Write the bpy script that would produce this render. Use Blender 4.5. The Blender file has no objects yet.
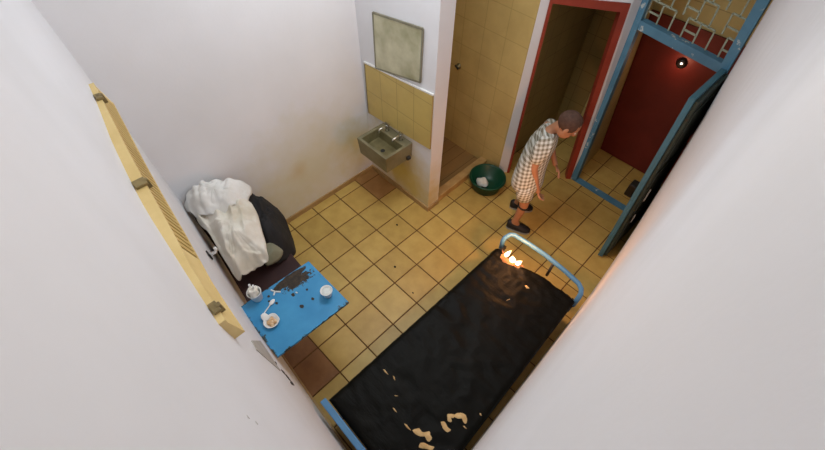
import bpy, bmesh, math, random
from mathutils import Vector, Matrix, noise

random.seed(7)
SC = bpy.context.scene
COL = SC.collection
PI = math.pi

# ------------------------------------------------------------------ materials
def srgb(r, g, b):
    f = lambda c: (c / 255 / 12.92) if c / 255 <= 0.04045 else ((c / 255 + 0.055) / 1.055) ** 2.4
    return (f(r), f(g), f(b), 1)

class NT:
    """small helper around a node tree"""
    def __init__(s, name):
        s.m = bpy.data.materials.new(name); s.m.use_nodes = True
        s.t = s.m.node_tree; s.b = s.t.nodes['Principled BSDF']
    def n(s, kind, **kw):
        nd = s.t.nodes.new(kind)
        for k, v in kw.items(): setattr(nd, k, v)
        return nd
    def l(s, a, b): s.t.links.new(a, b)
    def coord(s, which='Object', scale=(1, 1, 1), rot=(0, 0, 0), loc=(0, 0, 0)):
        c = s.n('ShaderNodeTexCoord'); m = s.n('ShaderNodeMapping')
        m.inputs['Scale'].default_value = scale; m.inputs['Rotation'].default_value = rot
        m.inputs['Location'].default_value = loc
        s.l(c.outputs[which], m.inputs['Vector']); return m.outputs['Vector']
    def noise(s, vec, scale, detail=4, rough=.55):
        t = s.n('ShaderNodeTexNoise'); t.inputs['Scale'].default_value = scale
        t.inputs['Detail'].default_value = detail; t.inputs['Roughness'].default_value = rough
        s.l(vec, t.inputs['Vector']); return t.outputs['Fac']
    def ramp(s, fac, stops):
        r = s.n('ShaderNodeValToRGB'); e = r.color_ramp.elements
        while len(e) < len(stops): e.new(.5)
        for q, (p, c) in zip(e, stops): q.position = p; q.color = c if len(c) == 4 else (*c, 1)
        s.l(fac, r.inputs['Fac']); return r.outputs['Color']
    def mix(s, fac, a, b):
        m = s.n('ShaderNodeMix', data_type='RGBA')
        for sock, v in ((m.inputs[0], fac), (m.inputs[6], a), (m.inputs[7], b)):
            if hasattr(v, 'links') or hasattr(v, 'is_linked'): s.l(v, sock)
            else: sock.default_value = v
        return m.outputs[2]
    def math(s, op, a, b=None):
        m = s.n('ShaderNodeMath', operation=op)
        for sock, v in ((m.inputs[0], a), (m.inputs[1], b)):
            if v is None: continue
            if hasattr(v, 'is_linked'): s.l(v, sock)
            else: sock.default_value = v
        return m.outputs[0]
    def bump(s, h, strength=.3, dist=.01):
        b = s.n('ShaderNodeBump'); b.inputs['Strength'].default_value = strength; b.inputs['Distance'].default_value = dist
        s.l(h, b.inputs['Height']); s.l(b.outputs['Normal'], s.b.inputs['Normal'])
    def base(s, c):
        if hasattr(c, 'is_linked'): s.l(c, s.b.inputs['Base Color'])
        else: s.b.inputs['Base Color'].default_value = c
    def set(s, rough=.5, metal=0, spec=.5):
        s.b.inputs['Roughness'].default_value = rough; s.b.inputs['Metallic'].default_value = metal
        s.b.inputs['Specular IOR Level'].default_value = spec

def mottled(name, c1, c2, scale=8, rough=.6, metal=0, bump=0, bscale=40, lo=.35, hi=.65, spec=.4):
    n = NT(name); v = n.coord()
    n.base(n.ramp(n.noise(v, scale), [(lo, c1), (hi, c2)])); n.set(rough, metal, spec)
    if bump: n.bump(n.noise(v, bscale), bump)
    return n.m

def wall_mat(name, stain_centres):
    """white emulsion with scattered yellow-brown damp stains"""
    n = NT(name); v = n.coord()
    c = n.ramp(n.noise(v, 1.6, 5), [(.3, srgb(222, 222, 225)), (.7, srgb(230, 230, 234))])
    for (p, rad, col, amt) in stain_centres:
        d = n.n('ShaderNodeVectorMath', operation='DISTANCE'); n.l(v, d.inputs[0]); d.inputs[1].default_value = p
        wob = n.math('MULTIPLY', n.noise(v, 5, 6), rad * .9)
        f = n.math('SUBTRACT', n.math('ADD', d.outputs['Value'], wob), rad * .45)
        f = n.math('DIVIDE', f, rad)
        g = n.ramp(f, [(.1, (amt, amt, amt)), (1, (0, 0, 0))])
        c = n.mix(g, c, col)
    n.base(c); n.set(.75, 0, .25); n.bump(n.noise(v, 60), .05)
    return n.m

def tile_wall_mat(name, ca, cb, grout, w, h, axis='x', off=(0, 0)):
    n = NT(name); c = n.n('ShaderNodeTexCoord'); sp = n.n('ShaderNodeSeparateXYZ'); n.l(c.outputs['Object'], sp.inputs[0])
    cm = n.n('ShaderNodeCombineXYZ'); n.l(n.math('ADD', sp.outputs['X' if axis == 'x' else 'Y'], off[0]), cm.inputs[0])
    n.l(n.math('ADD', sp.outputs['Z'], off[1]), cm.inputs[1])
    b = n.n('ShaderNodeTexBrick'); b.offset = 0; b.squash = 1
    b.inputs['Scale'].default_value = 1; b.inputs['Brick Width'].default_value = w; b.inputs['Row Height'].default_value = h
    b.inputs['Mortar Size'].default_value = .004; b.inputs['Mortar Smooth'].default_value = .3
    b.inputs['Color1'].default_value = ca; b.inputs['Color2'].default_value = cb; b.inputs['Mortar'].default_value = grout
    n.l(cm.outputs[0], b.inputs['Vector'])
    v = n.coord(); dirt = n.ramp(n.noise(v, 4, 6), [(.4, (0, 0, 0)), (.75, (.35, .35, .35))])
    n.base(n.mix(dirt, b.outputs['Color'], srgb(150, 120, 75))); n.set(.4, 0, .4)
    return n.m

def flaked(name, paint, paint2, rust, thr=.6, scale=14, rough=.5):
    n = NT(name); v = n.coord()
    c = n.ramp(n.noise(v, 5), [(.35, paint), (.65, paint2)])
    f = n.ramp(n.noise(v, scale, 6, .65), [(thr, (0, 0, 0)), (thr + .03, (1, 1, 1))])
    n.base(n.mix(f, c, rust)); n.set(rough, 0, .4); n.bump(f, .15, .004)
    return n.m

M = {}
M['wall_left'] = wall_mat('white wall with damp stains', [((-.12, -.45, .45), .8, srgb(205, 196, 140), .55), ((-.12, .12, .45), .4, srgb(205, 184, 105), .7), ((-.12, -.95, .15), .5, srgb(205, 196, 140), .5), ((-.12, -.62, .55), .12, srgb(200, 170, 100), .4)])
M['wall_sink'] = wall_mat('white wall stained under sink', [((.3, .28, .35), .62, srgb(206, 180, 92), .95), ((.55, .28, .2), .35, srgb(206, 180, 96), .8), ((.79, .34, .1), .25, srgb(205, 184, 110), .6)])
M['wall'] = wall_mat('white wall', [])
M['wall_near'] = wall_mat('white wall with spots', [((2.25, -1.83, 2.2), .015, srgb(120, 100, 70), .9), ((2.28, -1.84, 2.22), .012, srgb(120, 100, 70), .9)])
M['wall_right'] = wall_mat('white wall warm', [])
M['ceiling'] = wall_mat('ceiling paint', [])
M['tile'] = [mottled('tan floor tile %d' % i, srgb(*a), srgb(*b), 7, .42, 0, .04, 30) for i, (a, b) in enumerate((((183, 152, 80), (196, 165, 92)), ((177, 146, 76), (191, 159, 87)), ((186, 157, 86), (198, 169, 96)), ((172, 142, 74), (187, 157, 85))))]
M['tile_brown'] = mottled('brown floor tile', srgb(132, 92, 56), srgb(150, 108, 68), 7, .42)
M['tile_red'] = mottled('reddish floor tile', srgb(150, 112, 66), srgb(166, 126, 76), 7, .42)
M['grout'] = mottled('dark grout', srgb(88, 60, 32), srgb(108, 76, 42), 12, .9)
M['skirting'] = mottled('skirting tile', srgb(160, 130, 85), srgb(178, 148, 100), 9, .5)
M['curb'] = mottled('curb tile', srgb(180, 142, 88), srgb(196, 160, 104), 9, .45)
M['shower_tile'] = tile_wall_mat('shower wall tile', srgb(206, 182, 118), srgb(210, 187, 124), srgb(188, 164, 102), .25, .25, 'x', (.05, 0))
M['splash_tile'] = tile_wall_mat('splash tile', srgb(204, 180, 108), srgb(198, 174, 102), srgb(172, 148, 84), .2125, .268, 'x', (.066, -.80))
M['shower_floor'] = tile_wall_mat('shower floor tile', srgb(150, 116, 72), srgb(165, 130, 82), srgb(110, 80, 45), .15, .15)
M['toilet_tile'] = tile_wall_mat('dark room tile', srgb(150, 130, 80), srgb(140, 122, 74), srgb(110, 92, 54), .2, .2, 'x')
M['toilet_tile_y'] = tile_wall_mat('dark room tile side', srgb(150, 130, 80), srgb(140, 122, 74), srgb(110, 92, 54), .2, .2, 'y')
M['vest_tile'] = tile_wall_mat('vestibule tile', srgb(194, 180, 124), srgb(188, 174, 118), srgb(150, 138, 90), .2, .2, 'y')
M['red_frame'] = flaked('red frame paint', srgb(140, 50, 34), srgb(152, 58, 40), srgb(110, 80, 60), .66)
M['blue_frame'] = flaked('blue frame paint', srgb(70, 118, 146), srgb(84, 134, 162), srgb(186, 196, 196), .62, 12)
M['blue_edge'] = flaked('blue door edge paint', srgb(62, 102, 116), srgb(70, 112, 128), srgb(40, 60, 60), .68, 9)
M['door_dark'] = flaked('dark green door sheet', srgb(42, 50, 42), srgb(50, 60, 50), srgb(70, 50, 36), .64)
M['red_door'] = mottled('dark red door paint', srgb(96, 28, 22), srgb(108, 34, 27), 4, .5)
M['grille'] = flaked('grey green grille paint', srgb(140, 152, 136), srgb(158, 168, 150), srgb(90, 90, 70), .66)
M['bed_blue'] = flaked('blue bed paint', srgb(76, 128, 172), srgb(88, 140, 184), srgb(60, 60, 60), .68, 18, .4)
M['black_plastic'] = mottled('black plastic', srgb(16, 15, 15), srgb(24, 23, 22), 8, .3)
M['white_plastic'] = mottled('white plastic', srgb(226, 226, 222), srgb(236, 236, 234), 8, .35)
M['tissue'] = mottled('white tissue', srgb(222, 218, 205), srgb(236, 232, 222), 20, .9)
M['steel'] = mottled('dull steel', srgb(128, 122, 96), srgb(150, 144, 116), 6, .42, .55)
M['steel_dark'] = mottled('stained steel basin', srgb(112, 104, 72), srgb(140, 132, 98), 7, .4, .5)
M['chrome'] = mottled('chrome', srgb(170, 168, 158), srgb(190, 188, 178), 6, .2, .9)
M['mirror'] = mottled('cloudy steel mirror', srgb(150, 146, 112), srgb(208, 204, 176), 3.2, .6, .0)
M['mirror_edge'] = mottled('mirror edge', srgb(120, 116, 98), srgb(140, 136, 116), 6, .5)
M['green'] = mottled('dark green plastic', srgb(12, 62, 42), srgb(18, 72, 50), 5, .35)
M['maroon'] = mottled('dark maroon seat', srgb(46, 26, 26), srgb(56, 32, 30), 8, .6)
M['dark_metal'] = mottled('dark metal', srgb(40, 38, 36), srgb(52, 50, 46), 8, .5)
M['black_cloth'] = mottled('black cloth', srgb(26, 26, 28), srgb(38, 37, 38), 6, .85, 0, .3, 90)
M['white_cloth'] = mottled('white cloth', srgb(214, 212, 206), srgb(232, 231, 228), 5, .9, 0, .2, 120)
M['cream_cloth'] = mottled('cream cloth', srgb(206, 198, 180), srgb(228, 224, 214), 4, .9, 0, .2, 120)
M['green_cloth'] = mottled('dull green cloth', srgb(120, 120, 100), srgb(138, 138, 116), 6, .9)
M['latch'] = mottled('tarnished brass latch', srgb(110, 96, 62), srgb(140, 122, 80), 30, .5)
M['wood'] = mottled('cream painted wood', srgb(214, 186, 124), srgb(226, 200, 140), 6, .5)
M['slat'] = mottled('slat wood', srgb(196, 164, 98), srgb(210, 180, 112), 6, .5)
M['slat_gap'] = mottled('dark gap', srgb(84, 70, 44), srgb(96, 80, 50), 6, .8)
M['foam'] = mottled('beige foam', srgb(206, 168, 112), srgb(226, 194, 140), 25, .9, 0, .5, 60)
M['burnt'] = mottled('singed foam', srgb(120, 84, 56), srgb(176, 128, 84), 14, .9, 0, .5, 40)
M['food'] = mottled('food leftovers', srgb(206, 160, 110), srgb(226, 196, 160), 60, .6)
M['skin'] = mottled('skin', srgb(168, 118, 88), srgb(176, 126, 96), 6, .6)
M['hair'] = mottled('short brown hair', srgb(70, 48, 38), srgb(84, 58, 46), 40, .8)
M['eye'] = mottled('eye white', srgb(220, 215, 205), srgb(225, 220, 210), 6, .4)
M['lip'] = mottled('lips', srgb(150, 84, 70), srgb(158, 92, 76), 6, .5)
M['sole'] = mottled('grey sole', srgb(150, 148, 140), srgb(165, 162, 154), 6, .7)
M['shoe'] = mottled('black shoe', srgb(24, 22, 22), srgb(34, 30, 30), 8, .6)
M['grey_patch'] = mottled('bare grey plaster', srgb(172, 168, 160), srgb(186, 182, 176), 10, .9)
M['dirt'] = mottled('black dirt', srgb(36, 30, 22), srgb(60, 50, 36), 20, .9)
M['paper'] = mottled('scrap paper', srgb(214, 218, 214), srgb(230, 230, 226), 20, .8)

def led(name, col, st):
    n = NT(name); n.b.inputs['Emission Color'].default_value = col; n.b.inputs['Emission Strength'].default_value = st
    n.base(col); return n.m
M['led'] = led('white lit lamp dot', (1, .95, .9, 1), 6)

def flame_mat():
    n = NT('flame'); sp = n.n('ShaderNodeSeparateXYZ'); n.l(n.coord('Generated'), sp.inputs[0])
    c = n.ramp(sp.outputs['Z'], [(0, (1, .55, .2)), (.35, (1, .86, .62)), (.75, (1, .8, .5)), (1, (1, .4, .1))])
    n.l(c, n.b.inputs['Emission Color']); n.b.inputs['Emission Strength'].default_value = 5; n.base((0, 0, 0, 1))
    return n.m
M['flame'] = flame_mat()

def table_mat():
    """blue enamel, worn through to brown rust in a long patch and along the rim"""
    n = NT('worn blue enamel'); v = n.coord()
    blue = n.ramp(n.noise(v, 4), [(.35, srgb(52, 134, 184)), (.65, srgb(66, 150, 198))])
    mp = n.n('ShaderNodeMapping', vector_type='POINT')
    mp.inputs['Location'].default_value = (0, 0, 0)
    def blob(cx, cy, ang, rx, ry, edge, sc):
        a = n.n('ShaderNodeMapping', vector_type='TEXTURE'); a.inputs['Location'].default_value = (cx, cy, 0)
        a.inputs['Rotation'].default_value = (0, 0, ang); a.inputs['Scale'].default_value = (rx, ry, 1)
        n.l(v, a.inputs['Vector']); ln = n.n('ShaderNodeVectorMath', operation='LENGTH')
        z = n.n('ShaderNodeVectorMath', operation='MULTIPLY'); z.inputs[1].default_value = (1, 1, 0)
        n.l(a.outputs['Vector'], z.inputs[0]); n.l(z.outputs['Vector'], ln.inputs[0])
        w = n.math('MULTIPLY', n.math('SUBTRACT', n.noise(v, sc, 5, .7), .5), edge)
        return n.ramp(n.math('ADD', ln.outputs['Value'], w), [(.9, (1, 1, 1)), (1.0, (0, 0, 0))])
    rust = n.ramp(n.noise(v, 40), [(.35, srgb(30, 23, 14)), (.7, srgb(66, 50, 30))])
    c = blue
    c = n.mix(blob(-.203, .085, 1.62, .15, .036, .7, 18), c, rust)
    c = n.mix(blob(-.15, .12, 1.5, .12, .05, 3.4, 45), c, rust)
    for (x, y, r) in ((-.075, .03, .016), (.05, .11, .014), (-.04, .125, .011), (.045, .02, .018), (-.1, -.09, .012), (-.15, -.12, .01), (-.185, -.1, .012)):
        c = n.mix(blob(x, y, 0, r, r * .8, 1.6, 60), c, rust)
    # rim wear
    sp = n.n('ShaderNodeSeparateXYZ'); n.l(v, sp.inputs[0])
    ax = n.math('ABSOLUTE', sp.outputs['X']); ay = n.math('ABSOLUTE', sp.outputs['Y'])
    e = n.math('MAXIMUM', n.math('SUBTRACT', ax, .247), n.math('SUBTRACT', ay, .292))
    w = n.math('MULTIPLY', n.math('SUBTRACT', n.noise(v, 16, 5, .7), .5), .15)
    c = n.mix(n.ramp(n.math('ADD', n.math('ADD', e, w), .5), [(.497, (0, 0, 0)), (.503, (1, 1, 1))]), c, srgb(54, 60, 52))
    n.base(c); n.set(.4, 0, .4)
    return n.m
M['table'] = table_mat()

def mattress_mat():
    n = NT('black vinyl'); v = n.coord()
    n.base(n.ramp(n.noise(v, 3), [(.35, srgb(9, 9, 7)), (.7, srgb(15, 15, 11))])); n.set(.5, 0, .1)
    v2 = n.coord('Object', (1, 4, 1), (0, 0, .5))
    h = n.math('ADD', n.noise(v2, 5, 5, .6), n.math('MULTIPLY', n.noise(v, 26, 3), .35))
    n.bump(h, .35, .015)
    return n.m
M['mattress'] = mattress_mat()

def check_mat():
    """light checked cotton"""
    n = NT('checked cotton'); c = n.n('ShaderNodeTexCoord'); sp = n.n('ShaderNodeSeparateXYZ'); n.l(c.outputs['Object'], sp.inputs[0])
    side = n.math('ADD', n.math('MULTIPLY', sp.outputs['X'], .8), n.math('MULTIPLY', sp.outputs['Y'], .75))
    def stripe(a, per):
        f = n.math('FRACT', n.math('DIVIDE', a, per)); return n.math('GREATER_THAN', f, .5)
    s = n.math('ADD', stripe(side, .036), stripe(n.math('ADD', sp.outputs['Z'], n.math('MULTIPLY', side, -.35)), .036))
    n.base(n.ramp(n.math('MULTIPLY', s, .5), [(0, srgb(206, 208, 204)), (.5, srgb(168, 166, 154)), (1, srgb(118, 112, 98))]))
    n.set(.85, 0, .2); return n.m
M['check'] = check_mat()

# ------------------------------------------------------------------ mesh helpers
def obj(name, bm, mat, parent=None, smooth=False, bevel=0):
    me = bpy.data.meshes.new(name)
    bmesh.ops.recalc_face_normals(bm, faces=bm.faces)
    if smooth:
        for f in bm.faces: f.smooth = True
    bm.to_mesh(me); bm.free()
    o = bpy.data.objects.new(name, me); COL.objects.link(o)
    for m in (mat if isinstance(mat, list) else [mat]): me.materials.append(m)
    if parent is not None:
        o.parent = parent; o.matrix_parent_inverse = parent.matrix_world.inverted()
    if bevel:
        b = o.modifiers.new('bevel', 'BEVEL'); b.width = bevel; b.segments = 2; b.limit_method = 'ANGLE'
    return o

def tag(o, label, cat, group=None):
    o['label'] = label; o['category'] = cat
    if group: o['group'] = group
    return o

def thing(name, loc, label, cat, group=None):
    o = bpy.data.objects.new(name, None); COL.objects.link(o); o.location = loc
    o.empty_display_size = .05; tag(o, label, cat, group); bpy.context.view_layer.update(); return o

def struct(name, bm, mat, parent=None, smooth=False, bevel=0):
    o = obj(name, bm, mat, parent, smooth, bevel)
    if parent is None: o['kind'] = 'structure'
    return o

def hexa(bm, bot, top, mi=0):
    """solid from a bottom polygon and a matching top polygon"""
    b = [bm.verts.new(p) for p in bot]; t = [bm.verts.new(p) for p in top]; n = len(b)
    fs = [bm.faces.new(b[::-1]), bm.faces.new(t)]
    for i in range(n): fs.append(bm.faces.new((b[i], b[(i + 1) % n], t[(i + 1) % n], t[i])))
    for f in fs: f.material_index = mi
    return bm

def box(bm, x0, y0, z0, x1, y1, z1):
    return hexa(bm, [(x0, y0, z0), (x1, y0, z0), (x1, y1, z0), (x0, y1, z0)], [(x0, y0, z1), (x1, y0, z1), (x1, y1, z1), (x0, y1, z1)])

def slab(bm, quad, off):
    """quad of four points thickened along the vector off"""
    off = Vector(off); return hexa(bm, quad, [tuple(Vector(p) + off) for p in quad])

def bar(bm, a, b, w, h, up=(0, 0, 1)):
    a = Vector(a); b = Vector(b); d = (b - a).normalized(); u = Vector(up)
    s = d.cross(u)
    if s.length < 1e-4: s = d.cross(Vector((0, 1, 0)))
    s.normalize(); u = s.cross(d); s *= w / 2; u *= h / 2
    q = lambda p: [tuple(p - s - u), tuple(p + s - u), tuple(p + s + u), tuple(p - s + u)]
    return hexa(bm, q(a), q(b))

def tube(bm, pts, r, seg=10, closed=False):
    pts = [Vector(p) for p in pts]; rs = r if isinstance(r, (list, tuple)) else [r] * len(pts)
    rings = []; prev = None
    for i, p in enumerate(pts):
        d = (pts[min(i + 1, len(pts) - 1)] - pts[max(i - 1, 0)]).normalized()
        if prev is None:
            s = d.cross(Vector((0, 0, 1)))
            if s.length < .05: s = d.cross(Vector((0, 1, 0)))
        else: s = prev - d * prev.dot(d)
        s.normalize(); prev = s; u = d.cross(s)
        rings.append([bm.verts.new(p + (s * math.cos(2 * PI * k / seg) + u * math.sin(2 * PI * k / seg)) * rs[i]) for k in range(seg)])
    for a, b in zip(rings, rings[1:]):
        for k in range(seg): bm.faces.new((a[k], a[(k + 1) % seg], b[(k + 1) % seg], b[k]))
    bm.faces.new(rings[0][::-1]); bm.faces.new(rings[-1]); return bm

def lathe(bm, prof, seg=32, c=(0, 0, 0), sx=1, sy=1, wob=0, seed=0):
    rings = []
    for r, z in prof:
        ring = []
        for k in range(seg):
            a = 2 * PI * k / seg
            rr = r * (1 + wob * noise.noise(Vector((math.cos(a) * 1.5 + seed, math.sin(a) * 1.5, z * 10))))
            ring.append(bm.verts.new((c[0] + rr * math.cos(a) * sx, c[1] + rr * math.sin(a) * sy, c[2] + z)))
        rings.append(ring)
    for a, b in zip(rings, rings[1:]):
        for k in range(seg): bm.faces.new((a[k], a[(k + 1) % seg], b[(k + 1) % seg], b[k]))
    bm.faces.new(rings[0][::-1]); bm.faces.new(rings[-1]); return bm

def ellipsoid(bm, c, r, rot=None, seg=20, rings=14, wob=0, seed=0):
    res = bmesh.ops.create_uvsphere(bm, u_segments=seg, v_segments=rings, radius=1)
    for v in res['verts']:
        k = 1 + wob * noise.noise(v.co * 1.8 + Vector((seed, 0, 0)))
        p = Vector((v.co.x * r[0], v.co.y * r[1], v.co.z * r[2])) * k
        if rot is not None: p = rot @ p
        v.co = p + Vector(c)
    return bm

def smooth_loop(pts, n):
    """closed Catmull-Rom through pts, n samples"""
    P = [Vector(p) for p in pts]; out = []; L = len(P)
    for i in range(n):
        t = i / n * L; k = int(t); f = t - k
        a, b, c, d = (P[(k + j - 1) % L] for j in range(4))
        out.append(.5 * ((2 * b) + (c - a) * f + (2 * a - 5 * b + 4 * c - d) * f * f + (3 * b - a - 3 * c + d) * f ** 3))
    return out

def drape(name, outline, centre, mat, parent=None, n=72, rings=22, power=1.8, fold=.02, freq=7, seed=0, thick=.012, lift=None):
    """a rumpled cloth: rises to centre, falls to outline, with radiating folds and creases"""
    bm = bmesh.new(); O = smooth_loop(outline, n); c = Vector(centre); prev = None; cv = bm.verts.new(c)
    for j in range(1, rings + 1):
        r = j / rings; ring = []
        for i in range(n):
            p = c.lerp(O[i], r); p.z = c.z + (O[i].z - c.z) * r ** power
            a = 2 * PI * i / n
            q = Vector((math.cos(a) * 2.2 + seed * 3.1, math.sin(a) * 2.2, r * .8))
            radial = abs(noise.noise(q * 1.7)) * 2 - .55
            crease = 1 - abs(noise.noise(p * freq + Vector((seed, seed, 0)))) * 2.6
            al = p.x * .92 - p.y * .38; pe = p.x * .38 + p.y * .92
            long = 1 - abs(noise.noise(Vector((al * 2.2 + seed, pe * 11 + .6 * noise.noise(p * 4), seed)))) * 3
            p.z += fold * (.6 * radial * r + .6 * crease * (1 - .5 * r) + 1.0 * long * min(1, 2 * r)) + .4 * fold * noise.noise(p * 22)
            w = noise.noise(Vector((p.x * 6, p.y * 6, seed))) * fold * .6
            p.x += w; p.y -= w * .6
            ring.append(bm.verts.new(p))
        for i in range(n):
            if prev is None: bm.faces.new((cv, ring[i], ring[(i + 1) % n]))
            else: bm.faces.new((prev[i], ring[i], ring[(i + 1) % n], prev[(i + 1) % n]))
        prev = ring
    o = obj(name, bm, mat, parent, True)
    s = o.modifiers.new('thickness', 'SOLIDIFY'); s.thickness = thick; s.offset = -1
    return o

def interp(tab, t):
    if t <= tab[0][0]: return tab[0][1]
    for (a, b), (c, d) in zip(tab, tab[1:]):
        if t <= c:
            return b + (d - b) * (t - a) / (c - a)
    return tab[-1][1]

# ------------------------------------------------------------------ the shell
H = 3.45
XL = -.12                                                  # left wall
NEAR = [(-.4, -1.565), (-.12, -1.605), (.3, -1.672), (.6, -1.715), (.9, -1.745), (1.2, -1.768), (1.5, -1.79), (2.0, -1.825), (2.9, -1.872)]
RIGHT = [(-2.1, 2.668), (-1.25, 2.660), (-.5, 2.652), (.3, 2.638), (.75, 2.626), (1.1, 2.610), (1.5, 2.592), (2.1, 2.572)]
def near_y(x, z=0):                                        # the wall leans back a little towards the corner
    return interp(NEAR, x) - .018 * min(1, max(0, (x - .3) / .8)) * z
def right_x(y, z):
    t = min(1, max(0, (y - .1) / 1.85)); t = t * t * (3 - 2 * t)
    return interp(RIGHT, y) - .105 * t * z

def strip_wall(name, fn, ts, out, mat):
    """wall following fn(t, z) with thickness along out"""
    bm = bmesh.new(); zs = [0, .5, 1, 1.5, 2, 2.5, 3, H]
    V = [[bm.verts.new(fn(t, z)) for z in zs] for t in ts]
    W = [[bm.verts.new(Vector(fn(t, z)) + Vector(out)) for z in zs] for t in ts]
    for i in range(len(ts) - 1):
        for k in range(len(zs) - 1):
            bm.faces.new((V[i][k], V[i + 1][k], V[i + 1][k + 1], V[i][k + 1]))
            bm.faces.new((W[i][k], W[i][k + 1], W[i + 1][k + 1], W[i + 1][k]))
        bm.faces.new((V[i][0], W[i][0], W[i + 1][0], V[i + 1][0])); bm.faces.new((V[i][-1], V[i + 1][-1], W[i + 1][-1], W[i][-1]))
    for A, B in ((V[0], W[0]), (V[-1], W[-1])):
        for k in range(len(zs) - 1): bm.faces.new((A[k], A[k + 1], B[k + 1], B[k]))
    return struct(name, bm, mat, smooth=False)

lin = lambda a, b, n: [a + (b - a) * i / (n - 1) for i in range(n)]
strip_wall('wall_near', lambda x, z: (x, near_y(x, z), z), lin(-.22, 2.85, 32), (0, -.12, 0), M['wall_near'])
strip_wall('wall_right', lambda y, z: (right_x(y, z), y, z), lin(-2.0, 2.0, 34), (.14, 0, 0), M['wall_right'])
struct('wall_left', box(bmesh.new(), XL - .12, -1.72, 0, XL, 2.75, H), M['wall_left'])
struct('ceiling', box(bmesh.new(), XL - .12, -2.05, H, 2.9, 2.8, H + .1), M['ceiling'])

# floor: every tile laid over the grout bed
bm = bmesh.new()
box(bm, XL - .1, -2.0, -.06, 2.8, 2.75, -.004)
for f in bm.faces: f.material_index = 0
gap = .0045
for i in range(-1, 10):
    for j in range(-7, 10):
        x0, x1 = max(i * .3, XL - .05) + gap, min((i + 1) * .3, 2.75) - gap
        y0, y1 = j * .3 + gap, (j + 1) * .3 - gap
        if x1 - x0 < .02: continue
        c = 1 + random.randrange(4)
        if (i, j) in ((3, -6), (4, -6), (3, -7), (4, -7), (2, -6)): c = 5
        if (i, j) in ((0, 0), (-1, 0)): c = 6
        b = .0025
        hexa(bm, [(x0, y0, -.005), (x1, y0, -.005), (x1, y1, -.005), (x0, y1, -.005)],
             [(x0 + b, y0 + b, 0), (x1 - b, y0 + b, 0), (x1 - b, y1 - b, 0), (x0 + b, y1 - b, 0)], c)
struct('floor', bm, [M['grout'], *M['tile'], M['tile_brown'], M['tile_red']])

# partition with the sink, its end face and the shower behind it
struct('wall_partition', hexa(bmesh.new(), [(XL - .02, .28, 0), (.79, .28, 0), (.79, .44, 0), (XL - .02, .44, 0)],
                              [(XL - .02, .28, H), (.80, .28, H), (.80, .44, H), (XL - .02, .44, H)]), M['wall_sink'])
# back wall of the shower, its free edge out of plumb
bm = bmesh.new(); slab(bm, [(XL - .02, 1.31, 0), (.965, 1.31, 0), (.94, 1.31, H), (XL - .02, 1.31, H)], (0, .10, 0))
struct('wall_shower', bm, M['shower_tile'])
bm = bmesh.new(); box(bm, XL, .44, 0, XL + .012, 1.31, H); struct('wall_shower_side', bm, M['vest_tile'])
struct('floor_shower', box(bmesh.new(), XL + .012, .44, 0, .70, 1.31, .018), M['shower_floor'])
bm = bmesh.new(); box(bm, .69, .44, 0, .785, 1.32, .085); struct('trim_1', bm, M['curb'], bevel=.006)

# oblique wall with the red doorway
D0 = Vector((.965, 1.312, 0)); A0 = Vector((1.035, 1.404, 0)); B0 = Vector((1.637, 1.885, 0))
AT = Vector((.998, 1.374, 1.90)); BT = Vector((1.497, 1.774, 1.88))
def up(a, b, z):                                             # point on the leaning line a-b at height z
    return a + (b - a) * (z / (b.z - a.z))
nrm = Vector((-.455, .57, 0)).normalized()                   # away from the cell
bm = bmesh.new()
slab(bm, [D0, A0, up(A0, AT, H), (.94, 1.312, H)], (-.02, .10, 0))
slab(bm, [up(A0, AT, 1.93), up(B0, BT, 1.93), up(B0, BT, H), up(A0, AT, H)], nrm * .1)
struct('wall_oblique', bm, M['wall'])
# red frame
dr = bpy.data.objects.new('door_1', None); COL.objects.link(dr); dr['kind'] = 'structure'; dr.location = A0
bpy.context.view_layer.update()
bm = bmesh.new(); w = (B0 - A0).normalized() * .045; back = nrm * .09; ft = -nrm * .012
def frame_slab(bm, quad): slab(bm, [Vector(p) + ft for p in quad], back)
frame_slab(bm, [A0, A0 + w * .6, up(A0, AT, 1.93) + w * .6, up(A0, AT, 1.93)])
frame_slab(bm, [B0 - w * 1.3, B0, up(B0, BT, 1.93), up(B0, BT, 1.93) - w * 1.3])
frame_slab(bm, [up(A0, AT, 1.88), up(B0, BT, 1.86), up(B0, BT, 1.93), up(A0, AT, 1.93)])
obj('door_frame', bm, M['red_frame'], dr)
# dark toilet room behind it
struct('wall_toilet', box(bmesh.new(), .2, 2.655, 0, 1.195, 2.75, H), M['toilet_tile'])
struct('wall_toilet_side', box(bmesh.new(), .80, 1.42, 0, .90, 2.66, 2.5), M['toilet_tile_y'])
struct('ceiling_toilet', hexa(bmesh.new(), [(.78, 1.50, 2.42), (1.62, 2.02, 2.42), (1.62, 2.66, 2.42), (.78, 2.66, 2.42)],
                              [(.78, 1.50, 2.5), (1.62, 2.02, 2.5), (1.62, 2.66, 2.5), (.78, 2.66, 2.5)]), M['ceiling'])

# door wall: narrow pier between the two frames, wall above
Yb = 1.93
Lx = lambda z: 1.665 - .0642 * z                             # left post line
Rx = lambda z: 2.545 - .098 * z                              # right post line
bm = bmesh.new()
slab(bm, [B0 + Vector((0, 0, 0)), (Lx(0), Yb - .02, 0), (Lx(H), Yb - .02, H), up(B0, BT, H)], (.01, .06, 0))
slab(bm, [(Lx(2.42), Yb, 2.42), (Rx(2.42) + .1, Yb, 2.42), (Rx(H) + .2, Yb, H), (Lx(H), Yb, H)], (0, .08, 0))
struct('wall_back', bm, M['wall'])
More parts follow.
